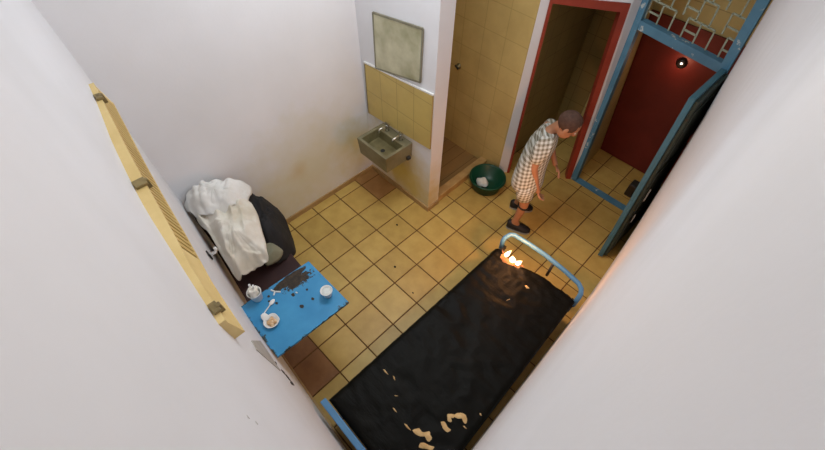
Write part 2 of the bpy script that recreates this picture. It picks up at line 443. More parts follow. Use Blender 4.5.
# vestibule
struct('wall_vestibule_side', slab(bmesh.new(), [(Lx(0) - .005, Yb + .06, 0), (1.622, 2.63, 0), (1.622 - .113 * 2.5, 2.63, 2.5), (Lx(2.5) - .005, Yb + .06, 2.5)], (-.03, 0, 0)), M['vest_tile'])
struct('wall_vestibule', box(bmesh.new(), 1.2, 2.655, 0, 2.8, 2.75, H), M['vest_tile'])
struct('wall_vestibule_right', box(bmesh.new(), 2.50, 2.0, 0, 2.6, 2.66, 2.5), M['vest_tile'])
struct('ceiling_vestibule', box(bmesh.new(), 1.3, 1.99, 2.5, 2.7, 2.7, 2.58), M['ceiling'])
dr = bpy.data.objects.new('door_3', None); COL.objects.link(dr); dr['kind'] = 'structure'; dr.location = (1.62, 2.63, 0); bpy.context.view_layer.update()
bm = bmesh.new(); slab(bm, [(1.625, 2.63, .01), (2.50, 2.63, .01), (2.42, 2.63, 1.62), (1.625 - .113 * 1.62, 2.63, 1.62)], (0, .03, 0))
obj('door_leaf', bm, M['red_door'], dr)
bm = bmesh.new(); R = Matrix.Rotation(PI / 2, 3, 'X')
lathe(bm, [(.048, 0), (.048, .018), (.036, .034), (.02, .038)], 24)
for v in bm.verts: v.co = R @ v.co + Vector((1.941, 2.63, 1.302))
k = obj('door_lamp', bm, M['black_plastic'], dr, True); k['label'] = 'round black fitting with a small lit white dot'
bm = bmesh.new(); ellipsoid(bm, (1.945, 2.590, 1.312), (.009, .004, .009), None, 10, 8); obj('lamp_bulb', bm, M['led'], k)

# blue steel frame, transom grille and open leaf
d2 = bpy.data.objects.new('door_2', None); COL.objects.link(d2); d2['kind'] = 'structure'; d2.location = (Lx(0), Yb, 0); bpy.context.view_layer.update()
bm = bmesh.new(); th = (0, .085, 0)
P = lambda x, z: (x, Yb - .045, z)
slab(bm, [P(Lx(0) - .05, 0), P(Lx(0) + .04, 0), P(Lx(2.42) + .045, 2.42), P(Lx(2.42) - .075, 2.42)], th)
slab(bm, [P(Rx(0) - .05, 0), P(Rx(0), 0), P(Rx(2.42), 2.42), P(Rx(2.42) - .075, 2.42)], th)
PF = lambda x, z: (x, Yb - .038, z)
slab(bm, [PF(Lx(1.74) + .03, 1.728), PF(Rx(1.7) - .03, 1.665), PF(Rx(1.7) - .03, 1.735), PF(Lx(1.78) + .03, 1.80)], (0, .075, 0))
slab(bm, [P(Lx(2.36), 2.36), P(Rx(2.36), 2.36), P(Rx(2.42), 2.42), P(Lx(2.42), 2.42)], th)
slab(bm, [P(Lx(0), 0), P(Rx(0), 0), P(Rx(0), .012), P(Lx(0), .012)], th)
obj('door_frame', bm, M['blue_frame'], d2)
bm = bmesh.new()
G = lambda x, z: (x, Yb + .02, z)
tx = lambda u, z: Lx(z) + .05 + u * (Rx(z) - .07 - Lx(z) - .05)
zl = lambda u: 1.80 - .062 * u
for r in range(4):                                            # staggered rectangles
    for q in range(7):
        u0, u1 = (q + .5 * (r % 2)) / 6.5, (q + 1 + .5 * (r % 2)) / 6.5
        z0, z1 = r * .145, (r + 1) * .145
        if u0 > 1: continue
        u1 = min(u1, 1)
        bar(bm, G(tx(u0, zl(u0) + z0), zl(u0) + z0), G(tx(u0, zl(u0) + z1), zl(u0) + z1), .012, .01, (0, 1, 0))
        if (q + r) % 3 != 2:
            bar(bm, G(tx(u0, zl(u0) + z1), zl(u0) + z1), G(tx(u1, zl(u1) + z1), zl(u1) + z1), .012, .01, (0, 1, 0))
        if (q + r) % 3 == 0:
            zz = z0 + .06
            bar(bm, G(tx(u0, zl(u0) + zz), zl(u0) + zz), G(tx(u1, zl(u1) + zz), zl(u1) + zz), .012, .01, (0, 1, 0))
obj('transom_grille', bm, M['grille'], d2)
f0, f1, h0, h1 = Vector((2.445, 1.11, .02)), Vector((2.305, 1.300, 1.71)), Vector((2.46, 1.90, .02)), Vector((2.325, 1.89, 1.71))
tv = Vector((.045, .004, .004))
bm = bmesh.new(); hexa(bm, [f0, h0, h0 + tv, f0 + tv], [f1, h1, h1 + tv, f1 + tv])
leaf = obj('door_leaf', bm, M['blue_edge'], d2, bevel=.004)
# sheet panel with folded ribs on the wall side of the leaf
bm = bmesh.new()
L = lambda u, v: f0.lerp(h0, u).lerp(f1.lerp(h1, u), v) + tv
slab(bm, [L(.03, .01), L(.98, .01), L(.98, .985), L(.03, .985)], (.028, .002, .002))
for (u0, u1, v0, v1) in ((.06, .95, .06, .30), (.06, .95, .36, .62), (.06, .95, .68, .94)):
    slab(bm, [L(u0, v0) + Vector((.028, 0, 0)), L(u1, v0) + Vector((.028, 0, 0)), L(u1, v1) + Vector((.028, 0, 0)), L(u0, v1) + Vector((.028, 0, 0))], (.010, 0, 0))
pn = obj('door_panel', bm, M['door_dark'], leaf, bevel=.003); pn['label'] = 'dark green sheet on the wall side of the door'
bm = bmesh.new()
for (u, v0, v1) in ((.10, .44, .52), (.12, .28, .34)):
    bar(bm, L(u, v0) + Vector((.048, 0, 0)), L(u, v1) + Vector((.048, 0, 0)), .012, .012)
obj('door_handle', bm, M['chrome'], leaf)
bm = bmesh.new(); lp = L(.07, .47) - tv
box(bm, lp.x - .075, lp.y - .01, lp.z - .075, lp.x - .001, lp.y + .09, lp.z + .06)
lk = obj('door_lock', bm, M['black_plastic'], leaf, bevel=.012); lk['label'] = 'shiny black lock case near the door edge'

# skirting
bm = bmesh.new(); box(bm, XL, -1.6, 0, XL + .014, .28, .06); struct('baseboard_left', bm, M['skirting'])
bm = bmesh.new(); box(bm, XL + .014, .264, 0, .803, .28, .06); box(bm, .79, .28, 0, .803, .44, .06); struct('baseboard_partition', bm, M['skirting'])
bm = bmesh.new()
for a, b in zip(lin(-.1, 2.6, 14), lin(-.1, 2.6, 14)[1:]):
    slab(bm, [(a, near_y(a), 0), (b, near_y(b), 0), (b, near_y(b), .05), (a, near_y(a), .05)], (0, .014, 0))
struct('baseboard_near', bm, M['skirting'])

# ------------------------------------------------------------------ louvred window box high on the near wall
FR = [(-.08, -1.570), (.34, -1.630), (.69, -1.680), (.95, -1.713), (1.18, -1.740), (1.36, -1.763), (1.5, -1.782), (1.74, -1.799), (1.9, -1.806)]
win = bpy.data.objects.new('window_1', None); COL.objects.link(win); win['kind'] = 'structure'; win.location = (.9, -1.75, 1.86); bpy.context.view_layer.update()
WX0, WX1, WZ0, WZ1 = .08, 1.76, 1.86, 2.0
fy = lambda x: interp(FR, x)
bm = bmesh.new()
for a, b in zip(lin(WX0, WX1, 19), lin(WX0, WX1, 19)[1:]):
    q = [(a, near_y(a, 2) - .02), (b, near_y(b, 2) - .02), (b, fy(b) - .02), (a, fy(a) - .02)]
    hexa(bm, [(x, y, WZ1 - .016) for x, y in q], [(x, y, WZ1) for x, y in q])
    q = [(a, near_y(a, 2) - .02), (b, near_y(b, 2) - .02), (b, fy(b)), (a, fy(a))]
    hexa(bm, [(x, y, WZ0) for x, y in q], [(x, y, WZ0 + .014) for x, y in q])
for a, b in ((WX0, WX0 + .03), (1.36, 1.5), (1.5, 1.64), (1.64, WX1)):
    e = .002
    q0 = [(a, near_y(a, 2) - .02), (b, near_y(b, 2) - .02), (b, fy(b) - e), (a, fy(a) - e)]; q1 = [(a, near_y(a, 2) - .02), (b, near_y(b, 2) - .02), (b, fy(b) - .02 - e), (a, fy(a) - .02 - e)]
    hexa(bm, [(x, y, WZ0 + .013) for x, y in q0], [(x, y, WZ1 - .015) for x, y in q1])
obj('window_frame', bm, M['wood'], win)
bm = bmesh.new()
for a, b in zip(lin(WX0, 1.37, 14), lin(WX0, 1.37, 14)[1:]):
    slab(bm, [(a, fy(a) - .006, WZ0 + .013), (b, fy(b) - .006, WZ0 + .013), (b, fy(b) - .026, WZ1 - .015), (a, fy(a) - .026, WZ1 - .015)], (0, -.006, 0))
obj('louvre_backing', bm, M['slat_gap'], win)
bm = bmesh.new()
for k in range(36):
    a = WX0 + .03 + 1.25 * k / 36; b = a + .020
    slab(bm, [(a, fy(a) - .001, WZ0 + .013), (b, fy(b) - .001, WZ0 + .013), (b, fy(b) - .021, WZ1 - .015), (a, fy(a) - .021, WZ1 - .015)], (0, -.009, 0))
obj('louvre', bm, M['slat'], win)
for x in (.235, .955, 1.70):
    bm = bmesh.new(); y = fy(x)
    box(bm, x - .024, near_y(x, 2) + .004, WZ1, x + .024, y - .012, WZ1 + .014); box(bm, x - .010, y - .022, WZ1 - .03, x + .010, y - .004, WZ1 + .016)
    obj('window_latch', bm, M['latch'], win, bevel=.003)

# bare plaster strip and chipped spots on the near wall below the window
wn = bpy.data.objects['wall_near']
bm = bmesh.new(); hx_ = lambda x, z, o=.0: (x, near_y(x, z) + o, z)
slab(bm, [hx_(1.34, .97), hx_(1.587, .99), hx_(1.63, 1.45), hx_(1.552, 1.41)], (0, .004, 0))
obj('bare_plaster', bm, M['grey_patch'], wn)
for k, (x, z, r) in enumerate(((1.545, .86, .020), (1.565, .80, .026), (1.60, .76, .020), (1.63, .84, .012), (1.50, .93, .010))):
    bm = bmesh.new(); ellipsoid(bm, hx_(x, z, .001), (r, .004, r * 1.3), None, 12, 8, .6, k); obj('paint_chip', bm, M['dirt'], wn, True)
for k, (x, z, r) in enumerate(((2.242, 2.377, .006), (2.248, 2.335, .005))):
    bm = bmesh.new(); ellipsoid(bm, hx_(x, z, 0), (r, .001, r), None, 10, 6, .6, k); obj('paint_chip', bm, M['grey_patch'], wn, True)

# white hook on the near wall
bm = bmesh.new(); hx = .50; hy = near_y(hx, .9)
box(bm, hx - .022, hy, .865, hx + .022, hy + .012, .935); hk = None
hk = thing('wall_hook', (hx, hy, .9), 'small white hook fixed to the near wall beside the heaped laundry', 'hook')
obj('back_plate', bm, M['dark_metal'], hk, bevel=.003)
bm = bmesh.new(); tube(bm, [(hx, hy + .01, .90), (hx, hy + .05, .895), (hx, hy + .062, .915), (hx, hy + .062, .935)], .011, 10)
obj('hook_arm', bm, M['white_plastic'], hk, True)

# ------------------------------------------------------------------ wash corner
mr = thing('wall_mirror', (.37, .28, 1.6), 'cloudy grey metal mirror on the white wall above the sink', 'mirror')
q = [(.098, .278, 1.355), (.640, .278, 1.475), (.654, .278, 1.893), (.112, .278, 1.815)]
bm = bmesh.new(); slab(bm, q, (0, -.012, 0)); obj('mirror_plate', bm, M['mirror'], mr, bevel=.003)
bm = bmesh.new()
for a, b in zip(q, q[1:] + q[:1]): bar(bm, Vector(a) + Vector((0, -.009, 0)), Vector(b) + Vector((0, -.009, 0)), .014, .012, (0, 1, 0))
obj('mirror_rim', bm, M['mirror_edge'], mr)
sp = thing('splashback', (.36, .28, 1.1), 'panel of beige wall tiles between the mirror and the sink', 'tile panel')
q = [(-.085, .279, .80), (.786, .279, .875), (.785, .279, 1.428), (-.066, .279, 1.335)]
bm = bmesh.new(); slab(bm, q, (0, -.014, 0)); obj('tile_field', bm, M['splash_tile'], sp)
bm = bmesh.new(); bar(bm, Vector(q[3]) + Vector((0, -.008, .004)), Vector(q[2]) + Vector((0, -.008, .004)), .014, .016, (0, 1, 0)); bar(bm, Vector(q[0]) + Vector((.004, -.008, 0)), Vector(q[3]) + Vector((.004, -.008, 0)), .014, .012, (0, 1, 0))
e = obj('tile_edge', bm, M['white_plastic'], sp); e['label'] = 'white edging strip'

sk = thing('sink', (.355, .28, .62), 'small square stainless steel sink fixed to the wall under the tile panel', 'sink')
x0, x1, y0, y1, zt, zb = .135, .548, -.064, .279, .80, .61
bm = bmesh.new(); t = .016
def ringbox(bm, zlo, zhi, ins_lo, ins_hi, wall):
    o_lo = [(x0 + ins_lo, y0 + ins_lo, zlo), (x1 - ins_lo, y0 + ins_lo, zlo), (x1 - ins_lo, y1, zlo), (x0 + ins_lo, y1, zlo)]
    o_hi = [(x0 + ins_hi, y0 + ins_hi, zhi), (x1 - ins_hi, y0 + ins_hi, zhi), (x1 - ins_hi, y1, zhi), (x0 + ins_hi, y1, zhi)]
    return o_lo, o_hi
o_lo, o_hi = ringbox(bm, zb, zt, .012, 0, t)
i_hi = [(x0 + .035, y0 + .03, zt), (x1 - .03, y0 + .03, zt), (x1 - .03, y1 - .10, zt), (x0 + .035, y1 - .10, zt)]
i_lo = [(x0 + .055, y0 + .055, zb + .10), (x1 - .055, y0 + .055, zb + .10), (x1 - .055, y1 - .115, zb + .10), (x0 + .055, y1 - .115, zb + .10)]
V = [[bm.verts.new(p) for p in ring] for ring in (o_lo, o_hi, i_hi, i_lo)]
bm.faces.new(V[0][::-1])
for a, b in zip(V, V[1:]):
    for k in range(4): bm.faces.new((a[k], a[(k + 1) % 4], b[(k + 1) % 4], b[k]))
f = bm.faces.new(V[3])
for ff in list(bm.faces)[-5:]: ff.material_index = 1
obj('basin', bm, [M['steel'], M['steel_dark']], sk, bevel=.006)
bm = bmesh.new(); lathe(bm, [(.022, 0), (.022, .004), (.012, .005)], 20, (.36, .06, zb + .10)); obj('drain', bm, M['dark_metal'], sk, True)
bm = bmesh.new(); tube(bm, [(.36, .06, zb), (.36, .06, zb - .12), (.36, .12, zb - .16), (.36, .279, zb - .16)], .018, 12); obj('waste_pipe', bm, M['dark_metal'], sk, True)
for tx_, s in ((.25, 1), (.44, .85)):
    bm = bmesh.new(); lathe(bm, [(.022, 0), (.018, .02), (.014, .05), (.014, .06)], 16, (tx_, .225, zt))
    tube(bm, [(tx_, .225, zt + .045), (tx_, .19, zt + .06), (tx_, .13, zt + .055), (tx_, .115, zt + .03)], .010, 10)
    fa = obj('faucet', bm, M['chrome'], sk, True)
    bm = bmesh.new(); bar(bm, (tx_ - .03 * s, .23, zt + .072), (tx_ + .03 * s, .23, zt + .072), .014, .012); lathe(bm, [(.012, 0), (.012, .02)], 12, (tx_, .23, zt + .055)); obj('faucet_handle', bm, M['chrome'], fa)
bm = bmesh.new(); box(bm, .53, .20, zb + .02, .565, .24, zb + .05); obj('side_bracket', bm, M['dark_metal'], sk)

sv = thing('shower_valve', (.2, 1.31, 1.017), 'small dark shower valve on the beige tiled shower wall', 'valve')
bm = bmesh.new(); lathe(bm, [(.030, 0), (.030, .006), (.016, .012), (.016, .03)], 20)
for v in bm.verts: v.co = R @ v.co + Vector((.2, 1.31, 1.017))
obj('flange', bm, M['steel_dark'], sv, True)
bm = bmesh.new(); bar(bm, (.178, 1.272, 1.03), (.222, 1.272, 1.004), .014, .014); obj('valve_handle', bm, M['dark_metal'], sv)

# green basin by the curb
bx, by = 1.0, 1.04
gb = thing('wash_basin', (bx, by, 0), 'round dark green plastic tub on the floor by the shower curb', 'tub')
bm = bmesh.new()
lathe(bm, [(.130, .0), (.165, .004), (.192, .14), (.204, .147), (.206, .138), (.212, .138), (.210, .153), (.200, .157), (.186, .148), (.160, .018), (.02, .012)], 48, (bx, by, 0))
obj('tub_body', bm, M['green'], gb, True)
so = drape('rag', [(bx - .12, by - .035, .03), (bx - .04, by - .085, .03), (bx + .03, by - .04, .03), (bx + .005, by + .04, .03), (bx - .08, by + .045, .03)], (bx - .04, by - .015, .085), M['tissue'], None, 40, 10, 2, .012, 20, 3, .006)
tag(so, 'crumpled white rag lying in the green tub', 'rag')

# ------------------------------------------------------------------ bed
bed = thing('bed_frame', (2.18, -.76, 0), 'blue painted metal bed frame against the right wall', 'bed frame')
bm = bmesh.new()
bar(bm, (1.76, -1.70, .385), (1.80, .24, .385), .035, .04); bar(bm, (2.60, -1.72, .385), (2.55, .22, .385), .035, .04)
obj('side_rail', bm, M['dark_metal'], bed)
bm = bmesh.new(); bar(bm, (1.722, -1.737, .452), (2.56, -1.765, .452), .044, .045); bar(bm, (1.722, -1.737, .385), (2.56, -1.765, .385), .02, .03); obj('foot_rail', bm, M['bed_blue'], bed, bevel=.006)
bm = bmesh.new()
for i in range(9):
    y = -1.6 + i * .215; bar(bm, (1.77, y, .40), (2.58, y, .40), .07, .012)
obj('slats', bm, M['dark_metal'], bed)
bm = bmesh.new()
hp = [(1.782, .205, .38), (1.780, .200, .50), (1.783, .215, .535), (1.80, .262, .553), (1.83, .284, .555), (2.0, .300, .555), (2.145, .304, .555), (2.35, .290, .555), (2.50, .268, .555), (2.545, .245, .548), (2.567, .215, .53), (2.572, .19, .50), (2.572, .18, .38)]
tube(bm, hp, .021, 12); obj('head_rail', bm, M['bed_blue'], bed, True)
bm = bmesh.new(); tube(bm, [(2.245, .297, .55), (2.25, .255, .395)], .013, 10); obj('head_post', bm, M['dark_metal'], bed, True)
for x, y in ((1.775, -1.69), (2.575, -1.70), (1.795, .215), (2.555, .205)):
    bm = bmesh.new(); box(bm, x - .018, y - .018, 0, x + .018, y + .018, .40); obj('leg', bm, M['bed_blue'], bed, bevel=.003)

# mattress
bm = bmesh.new()
HEAD = [(0, .125), (.04, .145), (.15, .105), (.22, .10), (.36, .125), (.5, .165), (.62, .178), (.75, .175), (.9, .19), (1, .175)]
def mxy(u, v):
    l = Vector((1.748, -1.708)).lerp(Vector((1.775, interp(HEAD, 0))), v)
    r = Vector((2.632, -1.738)).lerp(Vector((2.572, interp(HEAD, 1))), v)
    p = l.lerp(r, u); p.y += (interp(HEAD, u) - (.125 + .05 * u)) * max(0, (v - .8) / .2) ** 2
    return p
nu, nv = 48, 96; top = []; zl_, zh_ = .406, .470
def edge(u, v):
    d = min(u * .87, (1 - u) * .87, v * 1.9, (1 - v) * 1.9) / .035
    return 0 if d >= 1 else (1 - d) ** 2
for side in (0, 1):
    g = []
    for j in range(nv + 1):
        row = []
        for i in range(nu + 1):
            u, v = i / nu, j / nv; p = mxy(u, v)
            e = edge(u, v)
            if side == 0:
                q = Vector((p.x, p.y, 0))
                wr = (1 - abs(noise.noise(Vector((p.x * 5 + p.y * 3, p.y * 9 - p.x * 2, 1)))) * 2.4) * .007
                wr += noise.noise(q * 3) * .008 + (1 - abs(noise.noise(Vector((p.x * 16 + 3, p.y * 26, 4)))) * 2.2) * .003 * (1 + 2 * max(0, v - .75) * 4)
                z = zh_ + wr - e * .026
            else: z = zl_ + e * .012
            row.append(bm.verts.new((p.x, p.y, z)))
        g.append(row)
    for j in range(nv):
        for i in range(nu): bm.faces.new((g[j][i], g[j][i + 1], g[j + 1][i + 1], g[j + 1][i]))
    top.append(g)
a, b = top
loop = [(0, i) for i in range(nu)] + [(j, nu) for j in range(nv)] + [(nv, i) for i in range(nu, 0, -1)] + [(j, 0) for j in range(nv, 0, -1)]
for (j, i), (j2, i2) in zip(loop, loop[1:] + loop[:1]): bm.faces.new((a[j][i], a[j2][i2], b[j2][i2], b[j][i]))
mt = obj('mattress', bm, M['mattress'], None, True)
tag(mt, 'thin black vinyl mattress with torn holes, burning at its head end', 'mattress')
from mathutils.bvhtree import BVHTree
dg = bpy.context.evaluated_depsgraph_get(); dg.update()
tree = BVHTree.FromObject(mt, dg)
def patch(pts, mat, name='foam_tear', label='beige foam showing through a tear', h=.004, parent=mt):
    """foam bulging out through a split in the cover"""
    O = smooth_loop([(x, y, 0) for x, y in pts], 28); c = sum(O, Vector()) / 28; bm = bmesh.new(); prev = None
    zz = lambda p: (tree.ray_cast(Vector((p.x, p.y, 2)), Vector((0, 0, -1)))[0] or Vector((0, 0, .47))).z
    cv = bm.verts.new((c.x, c.y, zz(c) + h + .002))
    for r in (.4, .75, 1):
        ring = []
        for i in range(28):
            p = c.lerp(O[i], r * (1 + .14 * noise.noise(O[i] * 60)))
            ring.append(bm.verts.new((p.x, p.y, zz(p) + (h * (1.3 - r) + .0008 if r < 1 else -.004))))
        for i in range(28):
            if prev is None: bm.faces.new((cv, ring[i], ring[(i + 1) % 28]))
            else: bm.faces.new((prev[i], ring[i], ring[(i + 1) % 28], prev[(i + 1) % 28]))
        prev = ring
    o = obj(name, bm, mat, parent, True); o['label'] = label; return o
def streak(a, b, w):
    a = Vector(a); b = Vector(b); d = (b - a); n = Vector((-d.y, d.x)).normalized() * w
    m = a.lerp(b, .5)
    patch([tuple(a), tuple(a.lerp(b, .3) + n), tuple(m + n * .7), tuple(b), tuple(m - n), tuple(a.lerp(b, .25) - n * .6)], M['foam'])
patch([(2.425, -1.195), (2.44, -1.15), (2.475, -1.125), (2.512, -1.128), (2.535, -1.165), (2.512, -1.172), (2.49, -1.16), (2.465, -1.185)], M['foam'])
patch([(2.395, -1.21), (2.43, -1.175), (2.447, -1.195), (2.43, -1.215), (2.455, -1.225), (2.43, -1.245)], M['foam'])
patch([(2.392, -1.275), (2.415, -1.255), (2.455, -1.265), (2.487, -1.262), (2.475, -1.295), (2.43, -1.297)], M['foam'])
patch([(2.285, -1.452), (2.31, -1.405), (2.335, -1.41), (2.36, -1.40), (2.385, -1.365), (2.41, -1.375), (2.44, -1.395), (2.425, -1.425), (2.395, -1.41), (2.365, -1.435), (2.33, -1.45)], M['foam'])
patch([(2.38, -1.47), (2.40, -1.445), (2.45, -1.425), (2.475, -1.41), (2.48, -1.44), (2.44, -1.465), (2.40, -1.49)], M['foam'])
streak((2.52, -1.19), (2.555, -1.185), .006); streak((2.55, -1.05), (2.575, -1.055), .007)
streak((2.225, -1.455), (2.30, -1.452), .008); streak((2.10, -1.44), (2.15, -1.44), .006); streak((1.945, -1.29), (1.985, -1.305), .006)
streak((1.86, -1.31), (1.92, -1.31), .007); streak((2.05, -1.38), (2.075, -1.36), .004); streak((2.185, -.02), (2.235, -.012), .014); streak((2.16, -.24), (2.175, -.20), .004)
burn = patch([(1.83, .14), (1.86, .06), (1.92, .03), (1.99, .05), (2.06, .09), (2.07, .145), (1.98, .10), (1.91, .10), (1.86, .125)], M['burnt'], 'burn_hole', 'singed tan patch under the flame', .006)

fl = thing('flame', (1.95, .14, .48), 'small bright flame burning on the head end of the black mattress', 'flame')
def tongue(c, h, r, lean):
    bm = bmesh.new()
    prof = [(.05, 0), (.6, .06), (1, .2), (.95, .38), (.68, .6), (.36, .8), (.12, .94), (.02, 1)]
    lathe(bm, [(p * r, z * h) for p, z in prof], 16, (0, 0, 0), 1, 1, .35, c[0] * 9)
    for v in bm.verts:
        t = v.co.z / h; v.co.x += lean[0] * t * t; v.co.y += lean[1] * t * t; v.co += Vector(c)
    return obj('flame_tongue', bm, M['flame'], fl, True)
tongue((1.895, .10, .478), .085, .020, (.02, .03)); tongue((1.965, .10, .478), .05, .026, (-.02, .015)); tongue((2.015, .105, .478), .06, .022, (.025, .02))

# ------------------------------------------------------------------ table and what is on it
tb = thing('wall_table', (1.14, -1.475, 0), 'small blue metal table with chipped paint against the near wall', 'table')
TZ = .72
bm = bmesh.new()
hexa(bm, [(-.255, -.29, -.022), (.235, -.31, -.022), (.254, .277, -.022), (-.235, .281, -.022)], [(-.255, -.29, 0), (.235, -.31, 0), (.254, .277, 0), (-.235, .281, 0)])
tp = obj('tabletop', bm, M['table'], None, bevel=.004); tp.location = (1.14, -1.475, TZ); bpy.context.view_layer.update()
tp.parent = tb; tp.matrix_parent_inverse = tb.matrix_world.inverted()
for x in (1.0, 1.26):
    bm = bmesh.new(); bar(bm, (x, near_y(x), TZ - .03), (x, -1.30, TZ - .03), .03, .03); bar(bm, (x, near_y(x), TZ - .22), (x, -1.52, TZ - .04), .02, .02); obj('wall_bracket', bm, M['dark_metal'], tb)

def cup(x, y, r0, r1, h, label, name='plastic_cup'):
    o = thing(name, (x, y, TZ), label, 'cup'); bm = bmesh.new()
    lathe(bm, [(r0 * .8, 0), (r0, .002), (r1, h - .003), (r1 + .004, h - .001), (r1 + .003, h + .002), (r1 - .002, h), (r0 - .002, .006), (.004, .005)], 28, (x, y, TZ))
    obj('cup_body', bm, M['white_plastic'], o, True); return o
c1 = cup(1.245, -1.27, .026, .040, .075, 'small empty white plastic cup near the outer edge of the blue table')
bm = bmesh.new(); lathe(bm, [(.037, .0), (.037, .003), (.005, .004)], 24, (1.245, -1.27, TZ + .058)); obj('cup_lid', bm, M['paper'], c1, True)
c2 = cup(.915, -1.635, .034, .046, .095, 'white plastic cup stuffed with tissue at the back corner of the blue table')
bm = bmesh.new(); ellipsoid(bm, (.915, -1.635, TZ + .098), (.035, .035, .045), None, 18, 12, .5, 2)
o = obj('tissue', bm, M['tissue'], None, True); tag(o, 'crumpled white tissue sticking up out of the stuffed cup', 'tissue')
for k, (dx, dy, l) in enumerate(((-.02, .004, .10), (.004, .014, .115))):
    bm = bmesh.new(); tube(bm, [(.915 + dx * .3, -1.635 + dy * .3, TZ + .03), (.915 + dx, -1.635 + dy, TZ + l + .03)], .005, 8)
    bar(bm, (.915 + dx, -1.635 + dy, TZ + l + .03), (.915 + dx * 1.5, -1.635 + dy * 1.4, TZ + l + .058), .014, .008)
    o = obj('toothbrush', bm, M['white_plastic'], None); tag(o, ['white stick standing in the stuffed cup on the side by the laundry', 'white stick standing in the stuffed cup on the side by the rust patch'][k], 'stick')

spn = thing('plastic_spoon', (1.04, -1.64, TZ), 'white plastic spoon lying on the blue table beside the bowl', 'spoon')
bm = bmesh.new(); a = Vector((1.062, -1.700, TZ + .006)); b = Vector((1.022, -1.600, TZ + .008)); bar(bm, a, b, .007, .004); obj('spoon_handle', bm, M['white_plastic'], spn)
bm = bmesh.new(); d = (b - a).normalized(); ang = math.atan2(d.y, d.x); ellipsoid(bm, b + d * .018 + Vector((0, 0, .001)), (.026, .016, .005), Matrix.Rotation(ang, 3, 'Z'), 18, 8); obj('spoon_bowl', bm, M['white_plastic'], spn, True)

bo = thing('food_bowl', (1.135, -1.672, TZ), 'shallow white bowl with food leftovers on the blue table', 'bowl')
bm = bmesh.new(); lathe(bm, [(.030, 0), (.034, .002), (.052, .026), (.055, .028), (.050, .027), (.032, .006), (.004, .005)], 32, (1.145, -1.668, TZ), 1, 1.0, .12, 3); obj('bowl_body', bm, M['white_plastic'], bo, True)
bm = bmesh.new(); ellipsoid(bm, (1.093, -1.682, TZ + .028), (.030, .024, .006), Matrix.Rotation(.5, 3, 'Y'), 18, 10, .2, 4); l_ = obj('bowl_lid', bm, M['white_plastic'], bo, True); l_['label'] = 'white lid flap bent back'
bm = bmesh.new()
for k, (dx, dy, r) in enumerate(((0, 0, .026), (.02, -.012, .018), (.012, .018, .016), (-.018, .01, .018), (-.008, -.02, .016))):
    ellipsoid(bm, (1.147 + dx, -1.668 + dy, TZ + .016), (r, r * .85, .014), None, 12, 8, .4, k)
o = obj('food_leftovers', bm, M['food'], None, True); tag(o, 'pinkish beige food leftovers in the white bowl', 'food'); o['kind'] = 'stuff'

def scrap(pts, label, w=.006):
    bm = bmesh.new()
    for q in pts: tube(bm, [(x, y, TZ + .005) for x, y in q], w, 6)
    o = obj('paper_scrap', bm, M['paper'], None); tag(o, label, 'scrap')
scrap([[(.925, -1.535), (.955, -1.522), (.985, -1.495)], [(.955, -1.522), (.975, -1.545)]], 'twisted white scrap on the blue table between the stuffed cup and the rust patch')
scrap([[(1.065, -1.42), (1.078, -1.415)]], 'tiny white crumb near the middle of the blue table', .005)

# dirt specks on the floor
for k, (x, y, r, lab) in enumerate(((1.071, -.475, .014, 'black speck of dirt on the floor tiles between table and bed'), (.702, -.101, .012, 'brown speck of dirt on the floor tiles in front of the sink'), (1.402, -.552, .009, 'small brown speck on the tile beside the middle of the bed'))):
    bm = bmesh.new(); ellipsoid(bm, (x, y, .003), (r, r * .7, .005), None, 10, 6, .5, k); o = obj('dirt_speck', bm, M['dirt'], None, True); tag(o, lab, 'dirt speck')

# ------------------------------------------------------------------ chair with laundry in the corner
ch = thing('chair', (.40, -1.40, 0), 'low chair with dark maroon seat buried under clothes beside the blue table', 'chair')
bm = bmesh.new(); hexa(bm, [(.10, -1.625, .40), (.72, -1.70, .40), (.74, -1.205, .40), (.10, -1.16, .40)], [(.10, -1.625, .45), (.72, -1.70, .45), (.74, -1.205, .45), (.10, -1.16, .45)]); obj('seat', bm, M['maroon'], ch, bevel=.012)
bm = bmesh.new(); hexa(bm, [(.03, -1.60, .45), (.09, -1.61, .45), (.09, -1.18, .45), (.03, -1.18, .45)], [(.02, -1.60, .84), (.07, -1.61, .84), (.07, -1.20, .84), (.02, -1.20, .84)]); obj('backrest', bm, M['maroon'], ch, bevel=.01)
for x, y in ((.12, -1.60), (.69, -1.66), (.12, -1.19), (.70, -1.235)):
    bm = bmesh.new(); tube(bm, [(x, y, 0), (x, y, .41)], .014, 10); obj('leg', bm, M['dark_metal'], ch, True)

